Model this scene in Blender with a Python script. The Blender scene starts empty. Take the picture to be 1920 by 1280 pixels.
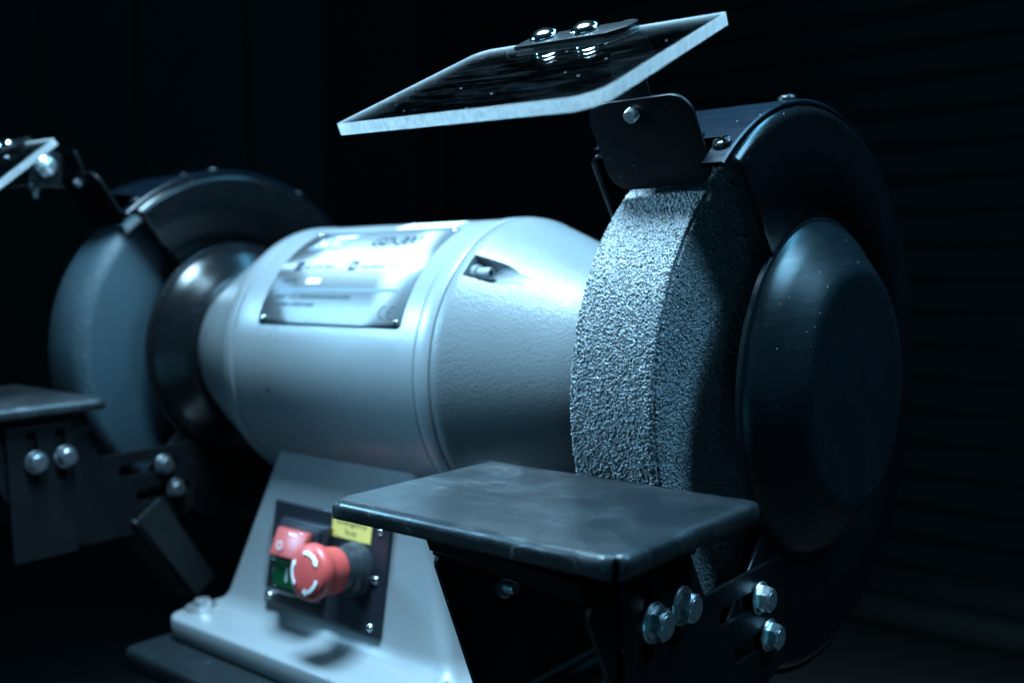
import bpy, bmesh, math, random
import numpy as np
from mathutils import Vector, Matrix

R = math.radians
sc = bpy.context.scene
random.seed(7)
H = 0.98                      # height of the wheel axis above the floor; all build coordinates are relative to the axis

# ------------------------------------------------------------------ camera
cam_d = bpy.data.cameras.new('camera')
cam = bpy.data.objects.new('camera', cam_d)
sc.collection.objects.link(cam)
c_pos = Vector((0.28660, -0.60379, 0.08137 + H))
c_r = Vector((0.7636152, 0.64545482, -0.01673029))
c_u = Vector((-0.03759552, 0.07031558, 0.99681608))
c_f = Vector((-0.64457615, 0.76055492, -0.07796025))
cam.matrix_world = Matrix(((c_r.x, c_u.x, -c_f.x, c_pos.x), (c_r.y, c_u.y, -c_f.y, c_pos.y),
                           (c_r.z, c_u.z, -c_f.z, c_pos.z), (0, 0, 0, 1)))
cam_d.sensor_width = 36.0
cam_d.lens = 1903.19 / 1920 * 36.0
cam_d.clip_start = 0.02
cam_d.clip_end = 60
cam_d.dof.use_dof = True
cam_d.dof.focus_distance = 0.53
cam_d.dof.aperture_fstop = 5.3
cam_d.dof.aperture_blades = 0
sc.camera = cam

# ------------------------------------------------------------------ world and lamps
w = bpy.data.worlds.new('World'); sc.world = w; w.use_nodes = True
wb = w.node_tree.nodes['Background']
wb.inputs[0].default_value = (0.01, 0.33, 0.60, 1); wb.inputs[1].default_value = 0.030

def area(name, loc, target, size, power, color, spread=180):
    d = bpy.data.lights.new(name, 'AREA'); d.shape = 'RECTANGLE'
    d.size, d.size_y = size; d.energy = power; d.color = color; d.spread = R(spread)
    o = bpy.data.objects.new(name, d); sc.collection.objects.link(o)
    o.location = (loc[0], loc[1], loc[2] + H)
    v = Vector(target) - Vector(loc)
    o.rotation_euler = v.to_track_quat('-Z', 'Y').to_euler()
    return o
area('overhead_softbox', (-0.22, -0.25, 0.88), (-0.22, -0.12, 0), (0.42, 0.24), 15.5, (0.43, 0.76, 1.0), 96)
area('left_softbox', (-1.05, -0.70, 0.50), (-0.05, -0.13, -0.03), (0.26, 0.26), 0.95, (0.30, 0.68, 1.0), 34)
area('right_softbox', (0.56, 0.20, 0.86), (-0.10, -0.06, 0), (0.40, 0.40), 2.6, (0.26, 0.66, 1.0), 80)
area('back_strip', (0.02, 0.46, 0.92), (-0.20, -0.05, 0.05), (0.80, 0.14), 1.4, (0.14, 0.60, 1.0), 90)
area('low_fill', (0.45, -1.45, -0.42), (-0.02, -0.05, -0.05), (1.1, 0.7), 1.0, (0.10, 0.55, 0.82), 120)  # added fill with no lamp behind it, lifts the dark lower faces

sc.view_settings.view_transform = 'Standard'
sc.view_settings.look = 'None'
sc.view_settings.exposure = 0.0
sc.view_settings.gamma = 1.0
sc.view_settings.use_curve_mapping = False
sc.render.film_transparent = False
sc.cycles.use_denoising = True
sc.cycles.max_bounces = 10
sc.cycles.transparent_max_bounces = 16
sc.cycles.glossy_bounces = 6
sc.cycles.caustics_reflective = False
sc.cycles.caustics_refractive = True
sc.cycles.blur_glossy = 0.5
sc.cycles.sample_clamp_indirect = 40.0

# ------------------------------------------------------------------ materials
def new_mat(name):
    m = bpy.data.materials.new(name); m.use_nodes = True
    nt = m.node_tree; b = nt.nodes['Principled BSDF']
    tc = nt.nodes.new('ShaderNodeTexCoord')
    return m, nt, b, tc.outputs['Object']

def noise(nt, vec, scale, detail=3, rough=0.55, dist=0.0):
    n = nt.nodes.new('ShaderNodeTexNoise'); n.inputs['Scale'].default_value = scale
    n.inputs['Detail'].default_value = detail; n.inputs['Roughness'].default_value = rough
    n.inputs['Distortion'].default_value = dist
    nt.links.new(vec, n.inputs['Vector']); return n.outputs['Fac']

def ramp(nt, fac, stops):
    r = nt.nodes.new('ShaderNodeValToRGB'); e = r.color_ramp.elements
    while len(e) < len(stops): e.new(0.5)
    for k, (p, v) in enumerate(stops):
        e[k].position = p; e[k].color = (v, v, v, 1) if not isinstance(v, tuple) else (*v, 1)
    nt.links.new(fac, r.inputs['Fac']); return r.outputs['Color']

def mix(nt, fac, a, b, kind='RGBA'):
    m = nt.nodes.new('ShaderNodeMix'); m.data_type = kind
    ia, ib = (m.inputs[6], m.inputs[7]) if kind == 'RGBA' else (m.inputs[2], m.inputs[3])
    for s, v in ((m.inputs[0], fac), (ia, a), (ib, b)):
        if hasattr(v, 'is_linked') or isinstance(v, bpy.types.NodeSocket): nt.links.new(v, s)
        elif kind == 'RGBA' and s is not m.inputs[0]: s.default_value = (*v, 1) if len(v) == 3 else v
        else: s.default_value = v
    return m.outputs[2] if kind == 'RGBA' else m.outputs[0]

def mathn(nt, op, a, b=0.0):
    m = nt.nodes.new('ShaderNodeMath'); m.operation = op
    for s, v in ((m.inputs[0], a), (m.inputs[1], b)):
        if isinstance(v, bpy.types.NodeSocket): nt.links.new(v, s)
        else: s.default_value = v
    return m.outputs[0]

def mapping(nt, vec, scale, rot=(0, 0, 0)):
    m = nt.nodes.new('ShaderNodeMapping'); m.inputs['Scale'].default_value = scale
    m.inputs['Rotation'].default_value = rot
    nt.links.new(vec, m.inputs['Vector']); return m.outputs[0]

def bump(nt, b, h, dist, strength=1.0):
    n = nt.nodes.new('ShaderNodeBump'); n.inputs['Distance'].default_value = dist
    n.inputs['Strength'].default_value = strength
    nt.links.new(h, n.inputs['Height'])
    if b.inputs['Normal'].is_linked:
        nt.links.new(b.inputs['Normal'].links[0].from_socket, n.inputs['Normal'])
    nt.links.new(n.outputs[0], b.inputs['Normal'])

def specks(nt, vec, scale, size, keep):
    v = nt.nodes.new('ShaderNodeTexVoronoi'); v.inputs['Scale'].default_value = scale
    nt.links.new(vec, v.inputs['Vector'])
    near = mathn(nt, 'LESS_THAN', v.outputs['Distance'], size)
    sep = nt.nodes.new('ShaderNodeSeparateColor'); nt.links.new(v.outputs['Color'], sep.inputs[0])
    pick = mathn(nt, 'LESS_THAN', sep.outputs[0], keep)
    return mathn(nt, 'MULTIPLY', near, pick)

def simple(name, col, rough, metal=0.0, spec=0.5, var=0.0, vs=60):
    m, nt, b, vec = new_mat(name)
    b.inputs['Base Color'].default_value = (*col, 1); b.inputs['Roughness'].default_value = rough
    b.inputs['Metallic'].default_value = metal; b.inputs['Specular IOR Level'].default_value = spec
    if var:
        n = noise(nt, vec, vs, 4)
        c = mix(nt, n, tuple(x * (1 - var) for x in col), tuple(min(1, x * (1 + var)) for x in col))
        nt.links.new(c, b.inputs['Base Color'])
        nt.links.new(ramp(nt, noise(nt, vec, vs * 1.7, 4), [(0.25, max(0.03, rough - 0.10)), (0.75, min(1, rough + 0.10))]), b.inputs['Roughness'])
    return m

def m_black(name, col=(0.014, 0.016, 0.018), rough=0.38, dust=0.5, scratch=True, keep=0.10, grain=0.0, spec=0.5):
    m, nt, b, vec = new_mat(name)
    n = noise(nt, vec, 38, 4, 0.6)
    haze = ramp(nt, n, [(0.45, 0.0), (0.8, 1.0)])
    c = mix(nt, mathn(nt, 'MULTIPLY', haze, 0.35), col, tuple(x * 2.2 for x in col))
    s1 = specks(nt, vec, 420, 0.16, keep); s2 = specks(nt, vec, 190, 0.10, keep * 0.7)
    cl = ramp(nt, noise(nt, vec, 22, 2), [(0.42, 0.0), (0.62, 1.0)])
    sp = mathn(nt, 'MULTIPLY', mathn(nt, 'MAXIMUM', mathn(nt, 'MULTIPLY', s1, cl), s2), dust)
    c = mix(nt, sp, c, (0.33, 0.36, 0.38))
    if scratch:
        sv = mapping(nt, vec, (1.0, 1.0, 7.0), (0.4, 0.3, 0.2))
        sx = ramp(nt, noise(nt, sv, 90, 6, 0.75), [(0.60, 0.0), (0.72, 1.0)])
        c = mix(nt, mathn(nt, 'MULTIPLY', sx, 0.035), c, (0.25, 0.27, 0.30))
        nt.links.new(mathn(nt, 'ADD', mathn(nt, 'MULTIPLY', noise(nt, sv, 45, 5, 0.7), 0.20), rough - 0.10), b.inputs['Roughness'])
    else:
        b.inputs['Roughness'].default_value = rough
    nt.links.new(c, b.inputs['Base Color'])
    b.inputs['Specular IOR Level'].default_value = spec
    bump(nt, b, noise(nt, vec, 900, 2), 0.00005, 0.35 + grain)
    return m

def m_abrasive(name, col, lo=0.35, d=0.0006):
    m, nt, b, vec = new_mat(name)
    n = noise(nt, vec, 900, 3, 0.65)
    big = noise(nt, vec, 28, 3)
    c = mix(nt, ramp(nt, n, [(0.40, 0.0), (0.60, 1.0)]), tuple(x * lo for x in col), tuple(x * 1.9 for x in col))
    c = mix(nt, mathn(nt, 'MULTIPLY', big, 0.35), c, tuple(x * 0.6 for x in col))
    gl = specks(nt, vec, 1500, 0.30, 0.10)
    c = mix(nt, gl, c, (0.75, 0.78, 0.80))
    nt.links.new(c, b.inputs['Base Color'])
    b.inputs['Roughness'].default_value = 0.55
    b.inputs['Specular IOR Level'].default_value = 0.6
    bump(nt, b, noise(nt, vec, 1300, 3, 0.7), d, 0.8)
    return m

def m_paint(name, col, rough, cast=0.0, fine=0.0):
    m, nt, b, vec = new_mat(name)
    n = noise(nt, vec, 14, 4, 0.6)
    c = mix(nt, n, tuple(x * 0.93 for x in col), tuple(x * 1.05 for x in col))
    sp = specks(nt, vec, 70, 0.055, 0.22)
    c = mix(nt, mathn(nt, 'MULTIPLY', sp, 0.85), c, (0.05, 0.055, 0.06))
    sp2 = specks(nt, vec, 260, 0.10, 0.05)
    c = mix(nt, mathn(nt, 'MULTIPLY', sp2, 0.6), c, (0.10, 0.11, 0.12))
    nt.links.new(c, b.inputs['Base Color'])
    nt.links.new(ramp(nt, noise(nt, vec, 25, 4), [(0.3, rough - 0.05), (0.7, rough + 0.08)]), b.inputs['Roughness'])
    b.inputs['Coat Weight'].default_value = 0.15; b.inputs['Coat Roughness'].default_value = 0.25
    if cast >= 1: b.inputs['Coat Weight'].default_value = 0.06; b.inputs['Specular IOR Level'].default_value = 0.38
    if cast: bump(nt, b, noise(nt, vec, 620, 1.5, 0.5), 0.00042 * cast, 0.9)
    if fine: bump(nt, b, noise(nt, vec, 160, 3), 0.0004 * fine, 0.6)
    return m

M = {}
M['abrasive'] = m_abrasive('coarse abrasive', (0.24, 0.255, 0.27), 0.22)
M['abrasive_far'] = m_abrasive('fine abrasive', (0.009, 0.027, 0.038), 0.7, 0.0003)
M['guard'] = m_black('black guard enamel', (0.0035, 0.0045, 0.0055), 0.21, 0.5, True, 0.10, 0.0, 0.34)
M['sheet'] = m_black('black powder coated sheet', (0.0045, 0.0055, 0.0065), 0.42, 0.6, False, 0.16, 0.2, 0.13)
M['dome'] = m_black('satin black hub cover', (0.0040, 0.0085, 0.0115), 0.30, 0.6, True, 0.16, 0.0, 0.40)
M['band'] = m_black('scuffed black band', (0.0025, 0.006, 0.011), 0.30, 0.7, True, 0.30, 0.0, 0.22)
M['panel'] = m_black('black panel plastic', (0.012, 0.014, 0.020), 0.35, 0.25, False, 0.05)
M['paint'] = m_paint('light grey smooth paint', (0.185, 0.20, 0.213), 0.30, 0, 0.3)
M['cast'] = m_paint('light grey paint on casting', (0.130, 0.142, 0.152), 0.36, 1.0, 0)  # same paint as the drum, darkened to put the bell's shade into it
M['ped'] = m_paint('light grey paint on pedestal', (0.185, 0.20, 0.213), 0.42, 0.5, 0)
M['zinc'] = simple('zinc plated steel', (0.68, 0.70, 0.72), 0.30, 0.9, 0.5, 0.05, 250)
M['zinc_far'] = simple('far shaded zinc', (0.20, 0.22, 0.24), 0.36, 0.9, 0.5, 0.10, 250)  # same zinc as the near bolts, weaker far light put into the colour
M['zinc_dull'] = simple('dull zinc thread', (0.45, 0.47, 0.49), 0.38, 1.0, 0.5, 0.2, 500)
M['chrome'] = simple('polished screw', (0.75, 0.77, 0.79), 0.12, 1.0)
M['black_steel'] = simple('blackened screw', (0.03, 0.032, 0.035), 0.28, 0.6, 0.5, 0.3, 300)
M['dark_ink'] = simple('dark printing ink', (0.03, 0.045, 0.06), 0.5, 0.0, 0.08)
M['grey_ink'] = simple('grey printing ink', (0.12, 0.16, 0.20), 0.5, 0.0, 0.08)
M['white_ink'] = simple('white printing ink', (0.82, 0.83, 0.84), 0.4)
M['red'] = simple('red plastic', (0.52, 0.066, 0.060), 0.42, 0.0, 0.45, 0.06, 90)
M['red_gloss'] = simple('red switch plastic', (0.52, 0.08, 0.075), 0.30, 0.0, 0.5)
M['green'] = simple('green switch plastic', (0.006, 0.085, 0.030), 0.30, 0.0, 0.5)
M['yellow'] = simple('yellow sticker film', (0.78, 0.58, 0.15), 0.5, 0.0, 0.4, 0.04, 60)
M['rubber'] = simple('black rubber collar', (0.018, 0.022, 0.028), 0.33, 0, 0.5, 0.2, 200)
M['hole'] = simple('dark bore', (0.004, 0.004, 0.004), 0.8)
M['stand'] = m_black('dark stand sheet', (0.007, 0.010, 0.012), 0.40, 0.4, True, 0.08, 0.0, 0.3)

def m_brushed():
    m, nt, b, vec = new_mat('brushed aluminium')
    s = mapping(nt, vec, (1400, 25, 25))
    n = noise(nt, s, 1.0, 3, 0.6)
    c = mix(nt, n, (0.17, 0.18, 0.19), (0.26, 0.27, 0.28))
    nt.links.new(c, b.inputs['Base Color'])
    b.inputs['Metallic'].default_value = 0.75
    b.inputs['Roughness'].default_value = 0.47
    b.inputs['Anisotropic'].default_value = 0.85; b.inputs['Anisotropic Rotation'].default_value = 0.25
    tg = nt.nodes.new('ShaderNodeTangent'); tg.direction_type = 'RADIAL'; tg.axis = 'X'
    nt.links.new(tg.outputs[0], b.inputs['Tangent'])
    bump(nt, b, n, 0.00002, 0.5)
    return m
M['brushed'] = m_brushed()

def m_worn_table():
    m, nt, b, vec = new_mat('worn dark steel plate')
    v1 = mapping(nt, vec, (3.0, 40.0, 3.0), (0, 0, 0.25))
    v2 = mapping(nt, vec, (8.0, 160.0, 8.0), (0, 0, 0.12))
    patch = ramp(nt, noise(nt, vec, 34, 6, 0.72), [(0.46, 0.0), (0.60, 1.0)])
    streak = ramp(nt, noise(nt, v1, 9, 6, 0.7), [(0.45, 0.0), (0.70, 1.0)])
    fine = ramp(nt, noise(nt, v2, 12, 5, 0.75), [(0.56, 0.0), (0.66, 1.0)])
    c = mix(nt, mathn(nt, 'MULTIPLY', patch, 0.22), (0.038, 0.043, 0.048), (0.070, 0.078, 0.084))
    c = mix(nt, mathn(nt, 'MULTIPLY', streak, 0.26), c, (0.15, 0.16, 0.17))
    c = mix(nt, mathn(nt, 'MULTIPLY', fine, 0.30), c, (0.40, 0.42, 0.44))
    for sc_, rot_, wd in (((5, 70, 5), 0.18, 0.010), ((4, 50, 4), -0.35, 0.008), ((60, 5, 60), 0.10, 0.006)):
        ln = noise(nt, mapping(nt, vec, sc_, (0, 0, rot_)), 6, 1.5, 0.4)
        dl = mathn(nt, 'ABSOLUTE', mathn(nt, 'SUBTRACT', ln, 0.5))
        hit = mathn(nt, 'MULTIPLY', mathn(nt, 'LESS_THAN', dl, wd), ramp(nt, noise(nt, vec, 31 + 100 * wd * 10, 3), [(0.50, 0.0), (0.62, 1.0)]))
        c = mix(nt, mathn(nt, 'MULTIPLY', hit, 0.40), c, (0.42, 0.44, 0.46))
    c = mix(nt, specks(nt, vec, 330, 0.10, 0.06), c, (0.5, 0.52, 0.54))
    nt.links.new(c, b.inputs['Base Color'])
    b.inputs['Metallic'].default_value = 0.60
    nt.links.new(mathn(nt, 'ADD', mathn(nt, 'MULTIPLY', patch, 0.10), 0.30), b.inputs['Roughness'])
    bump(nt, b, noise(nt, v2, 10, 4), 0.00003, 0.5)
    return m
M['table'] = m_worn_table()

def m_clear(name, ior=1.49, haze=0.02):
    m, nt, b, vec = new_mat(name)
    out = nt.nodes['Material Output']; nt.nodes.remove(b)
    geo = nt.nodes.new('ShaderNodeNewGeometry')
    eta = mix(nt, geo.outputs['Backfacing'], ior, 1.0 / ior, 'FLOAT')
    fr = nt.nodes.new('ShaderNodeFresnel'); nt.links.new(eta, fr.inputs['IOR'])
    tr = nt.nodes.new('ShaderNodeBsdfTransparent'); tr.inputs[0].default_value = (0.93, 0.96, 0.97, 1)
    gl = nt.nodes.new('ShaderNodeBsdfGlossy'); gl.inputs['Roughness'].default_value = 0.015
    df = nt.nodes.new('ShaderNodeBsdfDiffuse'); df.inputs[0].default_value = (0.6, 0.65, 0.7, 1)
    sv = mapping(nt, vec, (1, 6, 1), (0, 0, 0.5))
    smear = ramp(nt, noise(nt, sv, 18, 6, 0.75, 1.2), [(0.50, 0.0), (0.80, 1.0)])
    dirt = mathn(nt, 'ADD', mathn(nt, 'MULTIPLY', smear, haze), mathn(nt, 'MULTIPLY', specks(nt, vec, 150, 0.09, 0.28), 0.30))
    m1 = nt.nodes.new('ShaderNodeMixShader'); nt.links.new(fr.outputs[0], m1.inputs[0])
    nt.links.new(tr.outputs[0], m1.inputs[1]); nt.links.new(gl.outputs[0], m1.inputs[2])
    m2 = nt.nodes.new('ShaderNodeMixShader'); nt.links.new(dirt, m2.inputs[0])
    nt.links.new(m1.outputs[0], m2.inputs[1]); nt.links.new(df.outputs[0], m2.inputs[2])
    nt.links.new(m2.outputs[0], out.inputs['Surface'])
    return m
def m_acrylic():
    m, nt, b, vec = new_mat('clear acrylic')
    out = nt.nodes['Material Output']
    b.inputs['Base Color'].default_value = (0.97, 0.985, 0.99, 1); b.inputs['Roughness'].default_value = 0.0
    b.inputs['IOR'].default_value = 1.49; b.inputs['Transmission Weight'].default_value = 1.0
    df = nt.nodes.new('ShaderNodeBsdfDiffuse'); df.inputs[0].default_value = (0.6, 0.65, 0.7, 1)
    sv = mapping(nt, vec, (1, 6, 1), (0, 0, 0.5))
    smear = ramp(nt, noise(nt, sv, 18, 6, 0.75, 1.2), [(0.50, 0.0), (0.80, 1.0)])
    dirt = mathn(nt, 'ADD', mathn(nt, 'MULTIPLY', smear, 0.016), mathn(nt, 'MULTIPLY', specks(nt, vec, 150, 0.09, 0.28), 0.25))
    m2 = nt.nodes.new('ShaderNodeMixShader'); nt.links.new(dirt, m2.inputs[0])
    nt.links.new(b.outputs[0], m2.inputs[1]); nt.links.new(df.outputs[0], m2.inputs[2])
    nt.links.new(m2.outputs[0], out.inputs['Surface'])
    return m
M['clear'] = m_acrylic()
M['clear_cover'] = m_clear('clear switch cover', 1.45, 0.01)

def m_sawn_edge():
    m, nt, b, vec = new_mat('sawn acrylic edge')
    out = nt.nodes['Material Output']; nt.nodes.remove(b)
    v = mapping(nt, vec, (520, 520, 40), (0.0, 0.12, 0.0))
    n = noise(nt, v, 1.0, 4, 0.7)
    c = mix(nt, ramp(nt, n, [(0.3, 0.0), (0.7, 1.0)]), (0.62, 0.64, 0.66), (1.0, 1.0, 1.0))
    tl = nt.nodes.new('ShaderNodeBsdfTranslucent'); df = nt.nodes.new('ShaderNodeBsdfDiffuse')
    gl = nt.nodes.new('ShaderNodeBsdfGlossy'); gl.inputs['Roughness'].default_value = 0.45
    nt.links.new(c, tl.inputs[0]); nt.links.new(c, df.inputs[0])
    m1 = nt.nodes.new('ShaderNodeMixShader'); m1.inputs[0].default_value = 0.25
    nt.links.new(tl.outputs[0], m1.inputs[1]); nt.links.new(df.outputs[0], m1.inputs[2])
    m2 = nt.nodes.new('ShaderNodeMixShader'); m2.inputs[0].default_value = 0.06
    nt.links.new(m1.outputs[0], m2.inputs[1]); nt.links.new(gl.outputs[0], m2.inputs[2])
    nt.links.new(m2.outputs[0], out.inputs['Surface'])
    return m
M['sawn'] = m_sawn_edge()
M['shutter'] = simple('grey shutter slat', (0.13, 0.145, 0.145), 0.7, 0, 0.3, 0.15, 4)
M['wall'] = simple('dark wall render', (0.10, 0.115, 0.11), 0.85, 0, 0.2, 0.2, 2)
M['door'] = simple('dull green grey door', (0.20, 0.215, 0.18), 0.7, 0, 0.3, 0.15, 3)
M['floor'] = simple('concrete floor', (0.08, 0.085, 0.085), 0.8, 0, 0.3, 0.25, 3)
M['brace'] = simple('grey painted brace', (0.010, 0.013, 0.015), 0.5, 0, 0.25, 0.1, 30)

# ------------------------------------------------------------------ mesh helpers
ORIGIN = {}

def thing(name, base, label, cat, group=None):
    o = bpy.data.objects.new(name, None); sc.collection.objects.link(o)
    o.empty_display_size = 0.05
    o.location = (base[0], base[1], base[2] + H); ORIGIN[o.name] = Vector(base)
    o['label'] = label; o['category'] = cat
    if group: o['group'] = group
    return o

def obj(name, vf, mat, parent=None, smooth=None, solid=None, label=None, recalc=True):
    """vf = (verts, faces) in axis coordinates; the object's origin goes to the middle of its shape."""
    v, f = vf
    v = np.asarray(v, dtype=np.float64)
    ctr = (v.min(0) + v.max(0)) / 2
    me = bpy.data.meshes.new(name)
    if isinstance(f, np.ndarray):
        n = len(f); me.vertices.add(len(v)); me.vertices.foreach_set('co', (v - ctr).astype(np.float32).ravel())
        me.loops.add(n * 4); me.loops.foreach_set('vertex_index', f.astype(np.int32).ravel())
        me.polygons.add(n); me.polygons.foreach_set('loop_start', np.arange(0, n * 4, 4, dtype=np.int32))
        me.update(calc_edges=True)
    else:
        me.from_pydata([tuple(q) for q in (v - ctr)], [], f); me.update()
    bm = bmesh.new(); bm.from_mesh(me)
    if not isinstance(f, np.ndarray):
        bmesh.ops.remove_doubles(bm, verts=bm.verts, dist=1e-6)
    if recalc: bmesh.ops.recalc_face_normals(bm, faces=bm.faces)
    bm.to_mesh(me); bm.free()
    me.materials.append(mat)
    o = bpy.data.objects.new(name, me); sc.collection.objects.link(o)
    po = Vector((0, 0, 0))
    if parent is not None:
        o.parent = parent; po = ORIGIN[parent.name]
        o.location = Vector(ctr) - po
    else:
        o.location = Vector(ctr) + Vector((0, 0, H))
    ORIGIN[o.name] = Vector(ctr)
    if solid:
        s = o.modifiers.new('solid', 'SOLIDIFY'); s.thickness = solid[0]; s.offset = solid[1]
    if smooth is not None:
        me.polygons.foreach_set('use_smooth', [True] * len(me.polygons))
        if smooth < 180:
            bm = bmesh.new(); bm.from_mesh(me)
            for e in bm.edges:
                if len(e.link_faces) == 2 and e.calc_face_angle(0) > R(smooth): e.smooth = False
            bm.to_mesh(me); bm.free()
    if label: o['label'] = label
    return o

def join(*vfs):
    V, F = [], []
    for v, f in vfs:
        k = len(V); V += [tuple(q) for q in v]; F += [tuple(i + k for i in q) for q in f]
    return V, F

def move(vf, d):
    return [(q[0] + d[0], q[1] + d[1], q[2] + d[2]) for q in vf[0]], vf[1]

def frame(vf, o, ux, uy, uz):
    o, ux, uy, uz = map(Vector, (o, ux, uy, uz))
    return [tuple(o + ux * q[0] + uy * q[1] + uz * q[2]) for q in vf[0]], vf[1]

def lathe(prof, n=96, a0=0.0, a1=360.0, cap=False):
    """prof: (x, r) list, turned about the X axis; angle from the front (-Y) upwards."""
    full = abs(a1 - a0 - 360) < 1e-6
    m = n if full else n + 1
    V, F = [], []
    for k in range(m):
        a = R(a0 + (a1 - a0) * k / n); c, s = math.cos(a), math.sin(a)
        for x, r in prof: V.append((x, -r * c, r * s))
    p = len(prof)
    for k in range(n):
        k2 = (k + 1) % m
        for i in range(p - 1):
            F.append((k * p + i, k * p + i + 1, k2 * p + i + 1, k2 * p + i))
    if cap and full:
        if prof[0][1] > 1e-6: F.append(tuple(k * p for k in range(m)))
        if prof[-1][1] > 1e-6: F.append(tuple(k * p + p - 1 for k in reversed(range(m))))
    return V, F

def zlathe(prof, n=32):
    """prof (r, z) about local Z, closed at both ends"""
    V, F = [], []
    for k in range(n):
        a = 2 * math.pi * k / n
        for r, z in prof: V.append((r * math.cos(a), r * math.sin(a), z))
    p = len(prof)
    for k in range(n):
        k2 = (k + 1) % n
        for i in range(p - 1): F.append((k * p + i, k2 * p + i, k2 * p + i + 1, k * p + i + 1))
    F.append(tuple(k * p for k in reversed(range(n)))); F.append(tuple(k * p + p - 1 for k in range(n)))
    return V, F

def rounded(pts, rad, seg=6):
    """polygon with rounded corners; rad is one value or a list"""
    out = []; n = len(pts)
    for i in range(n):
        r = rad[i] if isinstance(rad, (list, tuple)) else rad
        a, b, c = Vector(pts[i - 1]), Vector(pts[i]), Vector(pts[(i + 1) % n])
        if r <= 0: out.append(tuple(b)); continue
        d1 = (a - b).normalized(); d2 = (c - b).normalized()
        ang = d1.angle(d2); t = r / math.tan(ang / 2)
        t = min(t, (a - b).length * 0.49, (c - b).length * 0.49); rr = t * math.tan(ang / 2)
        ce = b + (d1 + d2).normalized() * (rr / math.sin(ang / 2))
        p1 = b + d1 * t - ce; p2 = b + d2 * t - ce
        a1 = math.atan2(p1.y, p1.x); a2 = math.atan2(p2.y, p2.x); da = (a2 - a1 + math.pi) % (2 * math.pi) - math.pi
        for k in range(seg + 1):
            q = a1 + da * k / seg; out.append((ce.x + rr * math.cos(q), ce.y + rr * math.sin(q)))
    return out

def slot(cx, cy, l, wd, ang=0.0, seg=8):
    """stadium centred at c, length l along the direction ang"""
    o = []; r = wd / 2; h = l / 2 - r
    for s, a0 in ((1, -90), (-1, 90)):
        for k in range(seg + 1):
            a = R(a0 + 180 * k / seg); o.append((s * h + r * math.cos(a), r * math.sin(a)))
    ca, sa = math.cos(ang), math.sin(ang)
    return [(cx + x * ca - y * sa, cy + x * sa + y * ca) for x, y in o]

def curve_mesh(cu):
    o = bpy.data.objects.new('tmp', cu); sc.collection.objects.link(o)
    dg = bpy.context.evaluated_depsgraph_get(); dg.update()
    me = bpy.data.meshes.new_from_object(o.evaluated_get(dg))
    V = [tuple(v.co) for v in me.vertices]; F = [tuple(p.vertices) for p in me.polygons]
    bpy.data.objects.remove(o); bpy.data.curves.remove(cu); bpy.data.meshes.remove(me)
    return V, F

def sheet(outline, holes, thick, bevel=0.0004):
    """flat plate in local XY with holes, from z = 0 to z = thick"""
    cu = bpy.data.curves.new('tmp', 'CURVE'); cu.dimensions = '2D'; cu.fill_mode = 'BOTH'
    for loop in [outline] + list(holes):
        sp = cu.splines.new('POLY'); sp.points.add(len(loop) - 1)
        for q, p in zip(sp.points, loop): q.co = (p[0], p[1], 0, 1)
        sp.use_cyclic_u = True
    cu.extrude = max(1e-5, thick / 2 - bevel); cu.bevel_depth = bevel; cu.bevel_resolution = 1
    cu.offset = -bevel
    V, F = curve_mesh(cu)
    return [(x, y, z + thick / 2) for x, y, z in V], F

def text(body, size, shear=0.0, extrude=0.0, align='LEFT', spacing=1.0):
    cu = bpy.data.curves.new('tmp', 'FONT'); cu.body = body; cu.size = size; cu.shear = shear
    cu.align_x = align; cu.space_character = spacing; cu.resolution_u = 3
    cu.extrude = extrude
    return curve_mesh(cu)

def fit_text(body, x0, x1, y0, y1, shear=0.0):
    V, F = text(body, 1.0, shear)
    a = np.array(V); mn, mx = a.min(0), a.max(0)
    sx = (x1 - x0) / (mx[0] - mn[0]); sy = (y1 - y0) / (mx[1] - mn[1])
    return [(x0 + (x - mn[0]) * sx, y0 + (y - mn[1]) * sy, 0) for x, y, z in V], F

def box(x0, x1, y0, y1, z0, z1, bev=0.0, seg=2):
    bm = bmesh.new(); bmesh.ops.create_cube(bm, size=1)
    for v in bm.verts:
        v.co = Vector(((x0 + x1) / 2 + v.co.x * (x1 - x0), (y0 + y1) / 2 + v.co.y * (y1 - y0), (z0 + z1) / 2 + v.co.z * (z1 - z0)))
    if bev: bmesh.ops.bevel(bm, geom=bm.edges[:], offset=bev, segments=seg, affect='EDGES', profile=0.5)
    bm.verts.index_update()
    V = [tuple(v.co) for v in bm.verts]; F = [tuple(v.index for v in f.verts) for f in bm.faces]; bm.free()
    return V, F

EX, EY, EZ = Vector((1, 0, 0)), Vector((0, 1, 0)), Vector((0, 0, 1))

def yz_sheet(outline, holes, x0, thick, bevel=0.0004):
    """sheet whose outline is given as (y, z), lying between x0 and x0 + thick"""
    return frame(sheet(outline, holes, thick, bevel), (x0, 0, 0), EY, EZ, EX)

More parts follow.
